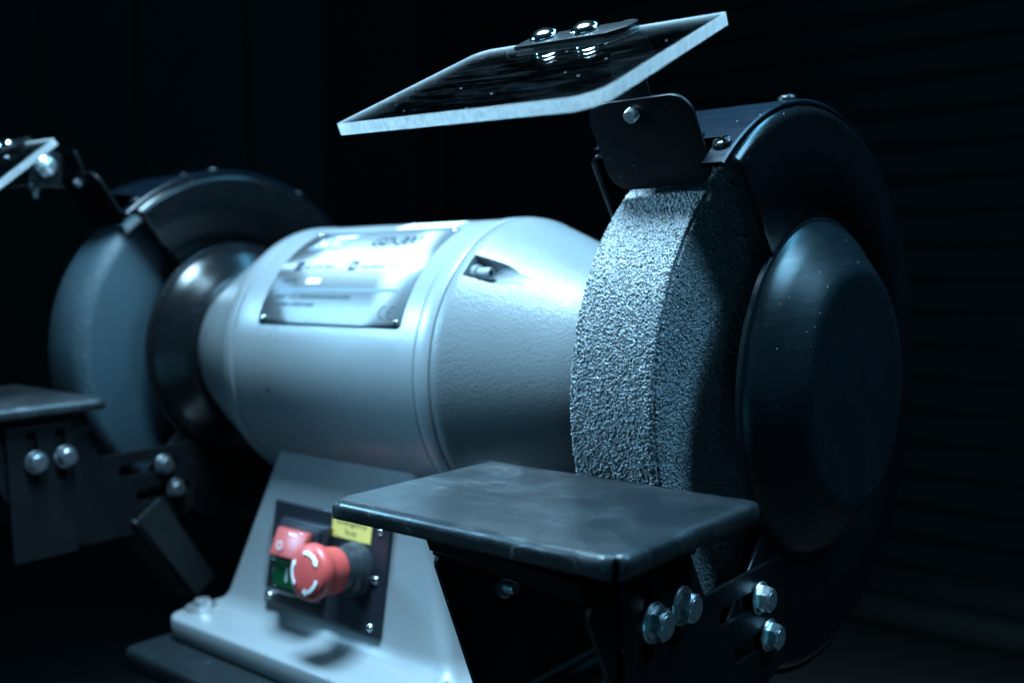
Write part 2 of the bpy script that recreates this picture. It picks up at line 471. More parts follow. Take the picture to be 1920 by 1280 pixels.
def hexprism(rc, z0, z1, ch=0.0012, rot=0.0):
    V, F = [], []
    rf = rc * math.cos(R(30))
    rings = []
    for z, chamf in ((z0, False), (z1 - ch, False), (z1, True)):
        ring = []
        for k in range(24):
            a = 2 * math.pi * k / 24
            sect = ((k % 4) - 2) * R(15)                  # distance from the middle of the flat
            rr = rf / math.cos(sect)
            z_ = z
            if not chamf and z != z0: z_ = z1 - ch * (0.25 + 0.9 * ((rr - rf) / (rc - rf)))
            if chamf: rr = rf * 0.93
            ring.append((rr * math.cos(a + rot), rr * math.sin(a + rot), z_))
        rings.append(ring)
    for r_ in rings: V += r_
    for j in range(2):
        for k in range(24):
            k2 = (k + 1) % 24; F.append((j * 24 + k, j * 24 + k2, (j + 1) * 24 + k2, (j + 1) * 24 + k))
    # recessed disc on the head
    F.append(tuple(range(48, 72)))
    return V, F

def hex_bolt(pos, direction, rot=0.3, s=1.0):
    """flanged hex bolt standing on pos, pointing along direction"""
    wash = zlathe([(0.0098 * s, 0.0), (0.0099 * s, 0.0010 * s), (0.0094 * s, 0.0017 * s), (0.0080 * s, 0.0020 * s), (0.003 * s, 0.0022 * s)], 36)
    head = hexprism(0.0079 * s, 0.0015 * s, 0.0082 * s, 0.0014 * s, rot)
    disc = zlathe([(0.0050 * s, 0.0080 * s), (0.0050 * s, 0.0084 * s), (0.0044 * s, 0.0086 * s), (0.001 * s, 0.0084 * s)], 28)
    d = Vector(direction).normalized(); q = d.to_track_quat('Z', 'Y').to_matrix()
    return frame(join(wash, head, disc), pos, q.col[0], q.col[1], q.col[2])

def stud(pos, direction, r=0.0036, l=0.007, nut=True):
    pr = [(r, 0.0)]; k = 0.0
    while k < l - 0.0012:
        pr += [(r, k), (r * 0.88, k + 0.0005), (r, k + 0.001)]; k += 0.001
    pr += [(r * 0.85, l), (r * 0.7, l), (0.0006, l - 0.0002)]
    parts = [zlathe(pr, 24)]
    if nut: parts.append(zlathe([(r * 1.9, 0), (r * 1.9, 0.0012), (r * 1.6, 0.0016), (r, 0.0016)], 24))
    d = Vector(direction).normalized(); q = d.to_track_quat('Z', 'Y').to_matrix()
    return frame(join(*parts), pos, q.col[0], q.col[1], q.col[2])

def dome_screw(pos, direction, r=0.009, h=0.0055):
    pr = [(r * 0.98, 0.0), (r, 0.0006)]
    for k in range(1, 11):
        a = R(90 * k / 10); pr.append((max(0.0003, r * math.cos(a)), 0.0006 + (h - 0.0006) * math.sin(a)))
    d = Vector(direction).normalized(); q = d.to_track_quat('Z', 'Y').to_matrix()
    return frame(zlathe(pr, 36), pos, q.col[0], q.col[1], q.col[2])

def cross_screw(pos, direction, r=0.0055, h=0.0032, rot=0.5):
    """pan head screw with a cross recess: a turned head cut by a real cross"""
    n = 48; rings = [(1.0, 0.0), (1.0, 0.35), (0.93, 0.65), (0.8, 0.86), (0.62, 0.96), (0.45, 1.0), (0.3, 1.0), (0.15, 1.0), (0.02, 1.0)]
    V, F = [], []
    for k in range(n):
        a = 2 * math.pi * k / n
        for rr, hh in rings:
            x, y = rr * r * math.cos(a), rr * r * math.sin(a)
            ca, sa = math.cos(rot), math.sin(rot); xx, yy = x * ca + y * sa, -x * sa + y * ca
            z = hh * h
            if hh > 0.8 and (min(abs(xx), abs(yy)) < r * 0.14) and max(abs(xx), abs(yy)) < r * 0.66: z -= h * 0.55
            V.append((x, y, z))
    p = len(rings)
    for k in range(n):
        k2 = (k + 1) % n
        for i in range(p - 1): F.append((k * p + i, k2 * p + i, k2 * p + i + 1, k * p + i + 1))
    F.append(tuple(k * p + p - 1 for k in range(n))); F.append(tuple(k * p for k in reversed(range(n))))
    d = Vector(direction).normalized(); q = d.to_track_quat('Z', 'Y').to_matrix()
    return frame((V, F), pos, q.col[0], q.col[1], q.col[2])

def pol(x, r, deg):
    return (x, -r * math.cos(R(deg)), r * math.sin(R(deg)))

# hashed gradient noise for the abrasive relief
_perm = np.random.RandomState(3).permutation(4096).astype(np.int64)
_grad = np.random.RandomState(5).normal(size=(4096, 3)); _grad /= np.linalg.norm(_grad, axis=1)[:, None]
def gnoise(P):
    I = np.floor(P).astype(np.int64); f = P - I; u = f * f * f * (f * (f * 6 - 15) + 10)
    out = np.zeros(len(P))
    for dx in (0, 1):
        for dy in (0, 1):
            for dz in (0, 1):
                h = _perm[(_perm[(_perm[(I[:, 0] + dx) & 4095] + I[:, 1] + dy) & 4095] + I[:, 2] + dz) & 4095]
                g = _grad[h]; d = f - np.array([dx, dy, dz])
                wt = (u[:, 0] if dx else 1 - u[:, 0]) * (u[:, 1] if dy else 1 - u[:, 1]) * (u[:, 2] if dz else 1 - u[:, 2])
                out += wt * (g * d).sum(1)
    return out

def grains(P, seed):
    """packed grit: every cell is one grain with its own height, low in the gaps between grains"""
    I = np.floor(P).astype(np.int64); f = P - I
    best = np.full(len(P), 9.0); hh = np.zeros(len(P)); rs = np.random.RandomState(seed); tab = rs.uniform(0, 1, (4096, 4))
    for dx in (-1, 0, 1):
        for dy in (-1, 0, 1):
            for dz in (-1, 0, 1):
                k = _perm[(_perm[(_perm[(I[:, 0] + dx) & 4095] + I[:, 1] + dy) & 4095] + I[:, 2] + dz) & 4095]
                t = tab[k]
                q = ((t[:, :3] + np.array([dx, dy, dz]) - f) ** 2).sum(1)
                m = q < best; best[m] = q[m]; hh[m] = t[m, 3]
    return np.sqrt(best), hh

def wheel_mesh(rad, x1, width, lo, hi, da, dstep, amp, chamfer):
    """abrasive wheel with a real grain relief; dense between the angles lo and hi"""
    prof = []
    def seg(a, b, step):
        n = max(1, int(round(math.hypot(b[0] - a[0], b[1] - a[1]) / step)))
        for k in range(n): prof.append((a[0] + (b[0] - a[0]) * k / n, a[1] + (b[1] - a[1]) * k / n))
    x0 = x1 - width; c = chamfer
    seg((x1, 0.035), (x1, 0.080), 0.006); seg((x1, 0.080), (x1, rad - c), dstep)
    seg((x1, rad - c), (x1 - c, rad), dstep); seg((x1 - c, rad), (x0 + c, rad), dstep)
    seg((x0 + c, rad), (x0, rad - c), dstep); seg((x0, rad - c), (x0, rad - 0.012), dstep); seg((x0, rad - 0.012), (x0, 0.035), 0.02)
    prof.append((x0, 0.035))
    prof = np.array(prof)
    ang = np.concatenate([np.arange(lo, hi, da), np.arange(hi, lo + 360 - 0.5, 2.5)]); ang = np.radians(ang)
    n, p = len(ang), len(prof)
    t = np.gradient(prof, axis=0); nn = np.stack([-t[:, 1], t[:, 0]], 1) * -1
    nn /= np.linalg.norm(nn, axis=1)[:, None]
    mid = np.array([x1 - width / 2, rad * 0.6]); s = np.sign(((prof - mid) * nn).sum(1)); nn *= s[:, None]
    X = np.broadcast_to(prof[:, 0], (n, p)).ravel(); Rr = np.broadcast_to(prof[:, 1], (n, p)).ravel()
    A = np.repeat(ang, p); C, S = np.cos(A), np.sin(A)
    P = np.stack([X, -Rr * C, Rr * S], 1)
    NX = np.broadcast_to(nn[:, 0], (n, p)).ravel(); NR = np.broadcast_to(nn[:, 1], (n, p)).ravel()
    N = np.stack([NX, -NR * C, NR * S], 1)
    g3 = gnoise(P * 300.0 + 9.1); g4 = gnoise(P * 90 + 3.3)
    rnd = np.random.RandomState(11).uniform(-1, 1, len(P))
    f1, h1 = grains(P * 1020.0, 21); f2, h2 = grains(P * 1800.0 + 7.7, 22)
    d = 0.75 * (h1 - 0.5) + 0.75 * (0.42 - f1) + 0.35 * (h2 - 0.5) + 0.35 * (0.4 - f2) + 0.25 * g3 + 0.10 * rnd
    d = np.clip(d, -1.0, 0.50)
    edge = np.exp(-((X - x1) ** 2) / (2 * 0.0010 ** 2)) * (Rr > rad - 0.004)
    d = d - edge * (0.9 + 2.2 * np.clip(g3 + 0.6 * g4, 0, 1))
    D = P + N * (amp * d)[:, None]
    i = np.arange(n)[:, None]; j = np.arange(p - 1)[None, :]; i2 = (i + 1) % n
    F = np.stack([i * p + j + 0 * i2, i2 * p + j, i2 * p + j + 1, i * p + j + 1], -1).reshape(-1, 4)
    return D, F

# ------------------------------------------------------------------ the setting
def structure(name, vf, mat, parent=None):
    o = obj(name, vf, mat, parent)
    if parent is None: o['kind'] = 'structure'
    return o
FZ = -H
WY = 2.25
structure('floor', ([(-22, -6, FZ), (8, -6, FZ), (8, WY + 0.3, FZ), (-22, WY + 0.3, FZ)], [(0, 1, 2, 3)]), M['floor'])
structure('wall', join(box(-22, 8, WY + 0.03, WY + 0.23, FZ, 7.0)), M['wall'])

sh = thing('roller_shutter', (-0.5, WY, FZ), 'dark grey slatted shutter covering the wall behind the grinder', 'shutter')
slat_prof = [(0.0, 0.0), (-0.004, 0.004), (-0.016, 0.012), (-0.022, 0.035), (-0.020, 0.060), (-0.012, 0.078), (0.0, 0.084), (0.0, 0.090)]
V, F = [], []
for k, x in enumerate((-2.42, 3.2)):
    for dy, dz in slat_prof: V.append((x, WY + dy, dz))
for i in range(len(slat_prof) - 1): F.append((i, i + 1, i + 9, i + 8))
slat0 = None
for k in range(27):
    if slat0 is None:
        slat0 = obj('slat', move((V, F), (0, 0, FZ + 0.004)), M['shutter'], sh, smooth=40, solid=(0.004, -1))
    else:
        s2 = slat0.copy(); sc.collection.objects.link(s2); s2.parent = sh
        s2.location = slat0.location + Vector((0, 0, 0.0905 * k))
dr = thing('folding_door', (-3.9, WY, FZ), 'tall dull green panelled door behind the far wheel, very dark', 'door')
edges = [-7.0, -5.55, -4.55, -3.62, -3.02]
for a, b in zip(edges[:-1], edges[1:]):
    obj('door_panel', box(a + 0.012, b - 0.012, WY - 0.06, WY - 0.005, FZ + 0.02, 2.2, 0.006), M['door'], dr)
pp = thing('pillar', (-2.72, WY, FZ), 'dark square pillar between the door and the shutter', 'pillar')
obj('shaft', box(-3.0, -2.46, WY - 0.14, WY + 0.025, FZ + 0.10, 2.35, 0.01), M['wall'], pp)
obj('plinth', box(-3.01, -2.45, WY - 0.15, WY + 0.025, FZ + 0.001, FZ + 0.098, 0.006), M['wall'], pp)

# ------------------------------------------------------------------ the stand under the machine
st = thing('machine_stand', (-0.328, 0, FZ), 'dark sheet metal pedestal stand carrying the grinder', 'stand')
obj('top_plate', box(-0.493, -0.163, -0.190, 0.170, -0.252, -0.2302, 0.006, 4), M['stand'], st, smooth=40)
obj('column', box(-0.43, -0.226, -0.13, 0.12, FZ + 0.012, -0.2525, 0.008, 3), M['stand'], st)
obj('foot_plate', box(-0.50, -0.156, -0.21, 0.20, FZ + 0.0005, FZ + 0.0115, 0.003), M['stand'], st)

# ------------------------------------------------------------------ the grinder
G = thing('bench_grinder', (-0.328, 0, -0.23), 'large grey double wheel bench grinder with black guards and red stop button', 'bench grinder')

# base plate and pedestal
bo = rounded([(-0.484, -0.157), (-0.172, -0.157), (-0.172, 0.150), (-0.484, 0.150)], 0.016, 8)
base = obj('base_plate', frame(sheet(bo, [], 0.0195, 0.003), (0, 0, -0.2298), EX, EY, EZ), M['ped'], G, smooth=50)
for bx, by in ((-0.470, -0.128), (-0.186, -0.128), (-0.470, 0.128), (-0.186, 0.128)):
    obj('anchor_bolt', join(move(zlathe([(0.0145, 0), (0.0148, 0.0012), (0.0142, 0.0022), (0.008, 0.0024)], 40), (bx, by, -0.2102)),
        move(zlathe([(0.0072, 0.0020), (0.0074, 0.0060), (0.0066, 0.0078), (0.0045, 0.0086), (0.0008, 0.0087)], 32), (bx, by, -0.2102))), M['zinc'], base, smooth=40)

SL = 0.19
def ped_y(z): return -0.088 + SL * (z + 0.075)
rings = []
for z, flare in ((-0.2102, 0.010), (-0.2085, 0.0062), (-0.2050, 0.0030), (-0.2000, 0.0008), (-0.1950, 0.0), (-0.15, 0.0), (-0.10, 0.0), (-0.055, 0.0)):
    t = (z + 0.0764) / (-0.211 + 0.0764)
    hw = 0.087 + (0.138 - 0.087) * t + flare
    yf = ped_y(z) - flare; yb = -ped_y(z) + flare
    rings.append([(x, y, z) for x, y in rounded([(-0.328 - hw, yf), (-0.328 + hw, yf), (-0.328 + hw, yb), (-0.328 - hw, yb)], 0.010, 5)])
n = len(rings[0]); V = [q for r_ in rings for q in r_]; F = []
for j in range(len(rings) - 1):
    for k in range(n): F.append((j * n + k, j * n + (k + 1) % n, (j + 1) * n + (k + 1) % n, (j + 1) * n + k))
F.append(tuple(range((len(rings) - 1) * n, len(rings) * n)))
obj('pedestal', (V, F), M['ped'], G, smooth=60)

# motor housing: smooth drum and two cast end bells
RM = 0.1143
obj('motor_housing', lathe([(-0.4335, 0.1), (-0.4335, 0.1128), (-0.4325, RM), (-0.4290, RM + 0.0003), (-0.4200, RM), (-0.2200, RM), (-0.2192, RM - 0.0008), (-0.2186, RM - 0.0008), (-0.2178, RM + 0.0006),
    (-0.2165, RM + 0.0009), (-0.2050, RM + 0.0009), (-0.2040, RM + 0.0004), (-0.2034, 0.112), (-0.2034, 0.1)], 160), M['paint'], G, smooth=35)

def bell_mesh(sign):
    pr = [(0.1248, 0.100), (0.1248, RM - 0.0012), (0.1254, RM), (0.1300, RM), (0.1325, RM - 0.0006), (0.1360, RM - 0.0022), (0.1600, RM - 0.0120), (0.1860, 0.0912), (0.2050, 0.0832), (0.2200, 0.0765), (0.2237, 0.0740), (0.2245, 0.0715), (0.2245, 0.05), (0.1248, 0.05), (0.1248, 0.100)]
    return lathe([(-0.328 + sign * a, r) for a, r in pr], 160)
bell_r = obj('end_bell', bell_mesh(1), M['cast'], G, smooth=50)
pr = [(0.1056, 0.1), (0.1056, RM - 0.0004), (0.1064, RM + 0.0008), (0.1180, RM + 0.0008), (0.1192, RM - 0.0002), (0.1230, RM - 0.0025), (0.14, 0.1060), (0.1860, 0.0870), (0.2200, 0.0725), (0.2245, 0.0690), (0.2245, 0.03)]
bell_l = obj('end_bell', lathe([(-0.328 - a, r) for a, r in pr], 160), M['paint'], G, smooth=50)

# the four axial bolt pockets of the near bell are cut out for real
import mathutils
cut_objs = []
PK_R, PK_X = 0.1045, -0.1955
for deg in (45, 135, 225, 315):
    cy, cz = -PK_R * math.cos(R(deg)), PK_R * math.sin(R(deg))
    V, F = [], []
    nn = 40
    prof = []
    for k in range(nn):                                     # D-shaped pocket, open radially outwards
        a = 2 * math.pi * k / nn
        prof.append((0.0100 * math.cos(a), 0.0100 * math.sin(a)))
    rad = Vector((0, -math.cos(R(deg)), math.sin(R(deg)))); tan = Vector((0, math.sin(R(deg)), math.cos(R(deg))))
    loop = [(0.0100 * math.cos(a), 0.0100 * math.sin(a)) for a in [math.pi + math.pi * k / 20 for k in range(21)]]
    loop = [(x, min(y, 0)) for x, y in loop] + [(0.0100, 0.030), (-0.0100, 0.030)]
    for x in (PK_X, PK_X + 0.12):
        for t_, r_ in loop:
            q = Vector((x, cy, cz)) + tan * t_ + rad * (r_ + 0.003); V.append(tuple(q))
    m = len(loop)
    for k in range(m): F.append((k, (k + 1) % m, m + (k + 1) % m, m + k))
    F.append(tuple(range(m))); F.append(tuple(reversed(range(m, 2 * m))))
    me = bpy.data.meshes.new('cut'); me.from_pydata(V, [], F); me.update()
    bm = bmesh.new(); bm.from_mesh(me); bmesh.ops.recalc_face_normals(bm, faces=bm.faces); bm.to_mesh(me); bm.free()
    co = bpy.data.objects.new('cut', me); sc.collection.objects.link(co); co.location = (0, 0, H); cut_objs.append(co)
bpy.context.view_layer.update()
for co in cut_objs:
    b_ = bell_r.modifiers.new('cut', 'BOOLEAN'); b_.object = co; b_.operation = 'DIFFERENCE'; b_.solver = 'EXACT'
dg = bpy.context.evaluated_depsgraph_get(); dg.update()
nm = bpy.data.meshes.new_from_object(bell_r.evaluated_get(dg))
bell_r.modifiers.clear(); old = bell_r.data; bell_r.data = nm; nm.name = 'end_bell'
bm = bmesh.new(); bm.from_mesh(nm)
for e in bm.edges:
    e.smooth = not (len(e.link_faces) == 2 and e.calc_face_angle(0) > R(35))
for f in bm.faces: f.smooth = True
bm.to_mesh(nm); bm.free()
for co in cut_objs: bpy.data.objects.remove(co)
for deg in (45, 135):
    q = pol(PK_X, 0.1040, deg)
    b_ = obj('bolt', frame(join(zlathe([(0.0062, 0.0), (0.0062, 0.0040), (0.0055, 0.0044), (0.0036, 0.0044)], 24),
        zlathe([(0.0043, 0.004), (0.0043, 0.0145), (0.0040, 0.0152), (0.0026, 0.0152), (0.0024, 0.0146), (0.0022, 0.0100), (0.0003, 0.0098)], 32)), q, EY, EZ, EX), M['ped'], bell_r, smooth=40)

obj('plug', dome_screw((-0.3865, -0.1131, -0.0170), (0, -0.1131, -0.0170), 0.0016, 0.0006), M['hole'], G)
# nameplate wrapped round the drum
PH0 = R(18.5)
def wrap(vf, h, r0=RM):
    out = []
    for q in vf[0]:
        a = PH0 + q[1] / 0.115; r_ = r0 + h + (q[2] if len(q) > 2 else 0)
        out.append((-0.400 + q[0], -r_ * math.cos(a), r_ * math.sin(a)))
    return out, vf[1]
def grid_plate(x0, x1, y0, y1, nx, ny, rad=0.0):
    V, F = [], []
    for j in range(ny + 1):
        y = y0 + (y1 - y0) * j / ny
        ins = 0.0
        for yy in (y - y0, y1 - y):
            if yy < rad: ins = max(ins, rad - math.sqrt(max(0, rad * rad - (rad - yy) ** 2)))
        for i in range(nx + 1): V.append((x0 + ins + (x1 - x0 - 2 * ins) * i / nx, y, 0))
    for j in range(ny):
        for i in range(nx): F.append((j * (nx + 1) + i, j * (nx + 1) + i + 1, (j + 1) * (nx + 1) + i + 1, (j + 1) * (nx + 1) + i))
    return V, F
npl = obj('nameplate', wrap(grid_plate(-0.003, 0.163, -0.001, 0.102, 4, 60, 0.004), 0.0009), M['brushed'], G, smooth=60, solid=(0.0008, -1), label='shiny brushed metal nameplate with GD-300 lettering')
for u, v in ((0.0022, 0.0038), (0.1578, 0.0038), (0.0022, 0.0975), (0.1578, 0.0975)):
    a = PH0 + v / 0.115
    nvec = Vector((0, -math.cos(a), math.sin(a)))
    obj('rivet', dome_screw((-0.400 + u, 0, 0) + nvec * (RM + 0.0009) if False else tuple(Vector((-0.400 + u, 0, 0)) + nvec * (RM + 0.0008)), nvec, 0.0021, 0.0014), M['chrome'], npl, smooth=60)
HT = 0.00105
logo = [(0.010, 0.0725), (0.050, 0.0725), (0.060, 0.0965), (0.020, 0.0965)]
def sub_quad(q, n=10):
    V, F = [], []
    for j in range(n + 1):
        t = j / n
        V.append((q[0][0] + (q[3][0] - q[0][0]) * t, q[0][1] + (q[3][1] - q[0][1]) * t, 0))
        V.append((q[1][0] + (q[2][0] - q[1][0]) * t, q[1][1] + (q[2][1] - q[1][1]) * t, 0))
    for j in range(n): F.append((2 * j, 2 * j + 1, 2 * j + 3, 2 * j + 2))
    return V, F
obj('logo_patch', wrap(sub_quad(logo), HT), M['grey_ink'], npl, smooth=60)
obj('logo_lettering', wrap(fit_text('NOLL', 0.0165, 0.0500, 0.0755, 0.0870, 0.2), HT + 0.0005), M['white_ink'], npl)
obj('logo_roof', wrap(sub_quad([(0.030, 0.0895), (0.054, 0.0895), (0.0555, 0.0925), (0.0310, 0.0925)], 3), HT + 0.0002), M['white_ink'], npl)
obj('model_lettering', wrap(fit_text('GD-300', 0.0850, 0.1370, 0.0750, 0.0872, 0.25), HT + 0.0005), M['dark_ink'], npl)
def icon(x0, x1, y0, y1, kind):
    o = rounded([(x0, y0), (x1, y0), (x1, y1), (x0, y1)], 0.0018, 4)
    if kind: h = [slot((x0 + x1) / 2, (y0 + y1) / 2, (x1 - x0) * 0.62, (y1 - y0) * 0.42, 0.6)]
    else: h = [slot((x0 + x1) / 2 - 0.0012, (y0 + y1) / 2, 0.005, 0.0012, 1.3), slot((x0 + x1) / 2 + 0.0016, (y0 + y1) / 2, 0.005, 0.0012, 1.3)]
    v, f = sheet(o, h, 0.0001, 0.0)
    return [(a, b, 0) for a, b, c in v], f
obj('pictogram', wrap(icon(0.0150, 0.0245, 0.0470, 0.0570, 0), HT + 0.0003), M['dark_ink'], npl)
obj('pictogram', wrap(icon(0.0815, 0.0905, 0.0470, 0.0570, 1), HT + 0.0003), M['dark_ink'], npl)
def words(x0, y0, h, lens, gap):
    """small print that cannot be read in the photograph: short broken strokes"""
    out = []; x = x0; rr = random.Random(int(x0 * 1e5 + y0 * 1e6))
    for L in lens:
        e = x + L
        while x < e:
            wd = rr.uniform(0.0007, 0.0013); hh = h * rr.choice((0.75, 0.75, 1.0))
            out.append(([(x, y0, 0), (x + wd, y0, 0), (x + wd, y0 + hh, 0), (x, y0 + hh, 0)], [(0, 1, 2, 3)])); x += wd + 0.0005
        x = e + gap
    return join(*out)
obj('small_print', wrap(words(0.0270, 0.0500, 0.0028, (0.0085, 0.0105, 0.0110), 0.0030), HT), M['dark_ink'], npl)
obj('small_print', wrap(words(0.0955, 0.0495, 0.0028, (0.0270, 0.0090, 0.0075), 0.0048), HT), M['dark_ink'], npl)
obj('lettering', wrap(fit_text('Serial Nr.', 0.0112, 0.0288, 0.0352, 0.0398), HT + 0.0001), M['dark_ink'], npl)
obj('serial_field', wrap(sub_quad([(0.0405, 0.0345), (0.0570, 0.0345), (0.0570, 0.0392), (0.0405, 0.0392)], 3), HT), M['white_ink'], npl)
obj('rule', wrap(sub_quad([(0.0085, 0.0270), (0.1510, 0.0270), (0.1510, 0.0300), (0.0085, 0.0300)], 3), HT), M['grey_ink'], npl)
obj('lettering', wrap(fit_text('GEORG NOLL, WERKZEUGMASCHINEN GMBH', 0.0095, 0.1010, 0.0200, 0.0240), HT + 0.0001), M['dark_ink'], npl)
obj('small_print', wrap(words(0.0150, 0.0140, 0.0034, (0.0020, 0.0100, 0.0030, 0.0120, 0.0100), 0.0022), HT), M['dark_ink'], npl)
ce = []
for cx0 in (0.1375, 0.1468):
    pts = []
    for k in range(13): a = R(80 + 200 * k / 12); pts.append((cx0 + 0.0050 + 0.0050 * math.cos(a), 0.0110 + 0.0050 * math.sin(a)))
    V = []; F = []
    for k in range(13):
        a = R(75 + 210 * k / 12)
        V += [(cx0 + 0.005 + 0.0050 * math.cos(a), 0.0108 + 0.0050 * math.sin(a), 0), (cx0 + 0.005 + 0.0040 * math.cos(a), 0.0108 + 0.0040 * math.sin(a), 0)]
    for k in range(12): F.append((2 * k, 2 * k + 2, 2 * k + 3, 2 * k + 1))
    ce.append((V, F))
ce.append(([(0.1478, 0.0103, 0), (0.1515, 0.0103, 0), (0.1515, 0.0113, 0), (0.1478, 0.0113, 0)], [(0, 1, 2, 3)]))
obj('conformity_mark', wrap(join(*ce), HT), M['dark_ink'], npl)
obj('sticker', wrap(grid_plate(0.085, 0.150, 0.1062, 0.1250, 2, 12, 0.001), 0.0006), M['white_ink'], G, smooth=60, label='white strip on top of the motor')

# ------------------------------------------------------------------ control panel on the pedestal front
PN = Vector((0, -0.98242445, 0.18666065)); PV = Vector((0, 0.18666065, 0.98242445)); PO = Vector((-0.328, -0.1013, -0.145))
def onp(vf, off=0.0): return frame(vf, PO + PN * off, EX, PV, PN)
cpn = obj('control_panel', onp(sheet(rounded([(-0.0735, -0.0500), (0.0660, -0.0500), (0.0660, 0.0340), (-0.0735, 0.0340)], 0.0025), [], 0.0035, 0.0008), 0.0002), M['panel'], G, smooth=40)
def pbox(u0, u1, v0, v1, o0, o1, bev=0.001, seg=3): return onp(box(u0, u1, v0, v1, o0, o1, bev, seg))
obj('switch_frame', pbox(-0.0540, 0.0035, -0.0370, 0.0225, 0.0037, 0.0120, 0.0022), M['panel'], cpn, smooth=40)
obj('switch_bezel', pbox(-0.0500, -0.0005, -0.0345, 0.0195, 0.0121, 0.0160, 0.0015), M['panel'], cpn, smooth=40)
# wedge shaped stop rocker
V, F = box(-0.0440, -0.0065, -0.0055, 0.0160, 0.0161, 0.0270, 0.0012, 2)
V = [(x, y, z - (max(0, (y - 0.0050)) * 0.55 if z > 0.02 else 0)) for x, y, z in V]
obj('stop_button', onp((V, F)), M['red_gloss'], cpn, smooth=30)
obj('stop_symbol', onp(frame(sheet([(0.0036 * math.cos(a), 0.0036 * math.sin(a)) for a in np.linspace(0, 2 * math.pi, 28, False)],
    [[(0.0024 * math.cos(a), 0.0024 * math.sin(a)) for a in np.linspace(0, 2 * math.pi, 28, False)]], 0.0003, 0.0), (-0.0315, 0.0035, 0.0272), EX, EY, EZ)), M['white_ink'], cpn)
obj('start_button', pbox(-0.0440, -0.0065, -0.0300, -0.0085, 0.0161, 0.0215, 0.0012, 2), M['green'], cpn, smooth=30)
obj('start_symbol', pbox(-0.0262, -0.0248, -0.0245, -0.0140, 0.0216, 0.0219, 0.0), M['white_ink'], cpn)
# clear bellows cover: a thin domed box
cv = box(-0.0470, -0.0035, -0.0330, 0.0180, 0.0160, 0.0305, 0.0060, 4)
obj('clear_cover', onp(cv), M['clear_cover'], cpn, smooth=60)
obj('sticker', pbox(0.0010, 0.0462, 0.0160, 0.0325, 0.0038, 0.0041, 0.0), M['yellow'], cpn, label='yellow sticker reading Emergency Stop')
obj('lettering', onp(fit_text('Emergency', 0.0060, 0.0412, 0.0248, 0.0300), 0.00425), M['dark_ink'], cpn)
obj('lettering', onp(fit_text('Stop', 0.0165, 0.0300, 0.0178, 0.0232), 0.00425), M['dark_ink'], cpn)
for u, v in ((0.0560, -0.0090), (-0.0670, -0.0120), (0.0560, 0.0270), (0.0560, -0.0440), (-0.0670, -0.0440)):
    obj('panel_screw', onp(cross_screw((u, v, 0.0037), (0, 0, 1), 0.0030, 0.0020, 0.4)), M['chrome'], cpn, smooth=40)

eb = obj('stop_button_collar', onp(move(zlathe([(0.0205, 0.0), (0.0208, 0.0030), (0.0200, 0.0062), (0.0188, 0.0066), (0.0186, 0.0110), (0.0178, 0.0132), (0.0165, 0.0135), (0.0160, 0.0200), (0.0152, 0.0225), (0.008, 0.0225)], 56), (0.0340, -0.0045, 0.0037))), M['rubber'], G, smooth=35)
EO = (0.0340, -0.0045, 0.0)
cap_prof = [(0.0168, 0.0255), (0.0172, 0.0262), (0.0176, 0.0360), (0.0186, 0.0410), (0.0200, 0.0428), (0.0208, 0.0455), (0.0206, 0.0482), (0.0196, 0.0508), (0.0178, 0.0522), (0.0120, 0.0534), (0.0060, 0.0539), (0.0006, 0.0540)]
obj('mushroom_cap', onp(move(zlathe(cap_prof, 72), EO)), M['red'], eb, smooth=50, label='red mushroom cap with three white turning arrows')
def cap_h(r_):
    pts = sorted([p for p in cap_prof[7:]], key=lambda p: p[0]); xs = [p[0] for p in pts]; zs = [p[1] for p in pts]
    return float(np.interp(r_, xs, zs))
for a0 in (75, -45, 195):                                     # three curved arrows pressed proud of the cap
    V, F = [], []
    nseg = 14; sweep = 62
    for k in range(nseg + 1):
        a = R(a0 + 30 - sweep * k / nseg)
        for r_ in (0.0128, 0.0154): V.append((r_ * math.cos(a), r_ * math.sin(a), cap_h(r_) + 0.00035))
    for k in range(nseg): F.append((2 * k, 2 * k + 1, 2 * k + 3, 2 * k + 2))
    b0 = len(V); a = a0 + 30 - sweep
    for r_, da in ((0.0112, 0), (0.0141, 0), (0.0168, 0), (0.0141, -17)):
        q = R(a + da); V.append((r_ * math.cos(q), r_ * math.sin(q), cap_h(r_) + 0.0004))
    F += [(b0, b0 + 3, b0 + 1), (b0 + 1, b0 + 3, b0 + 2)]
    obj('arrow', onp(move((V, F), EO)), M['white_ink'], eb, solid=(0.0004, 1))

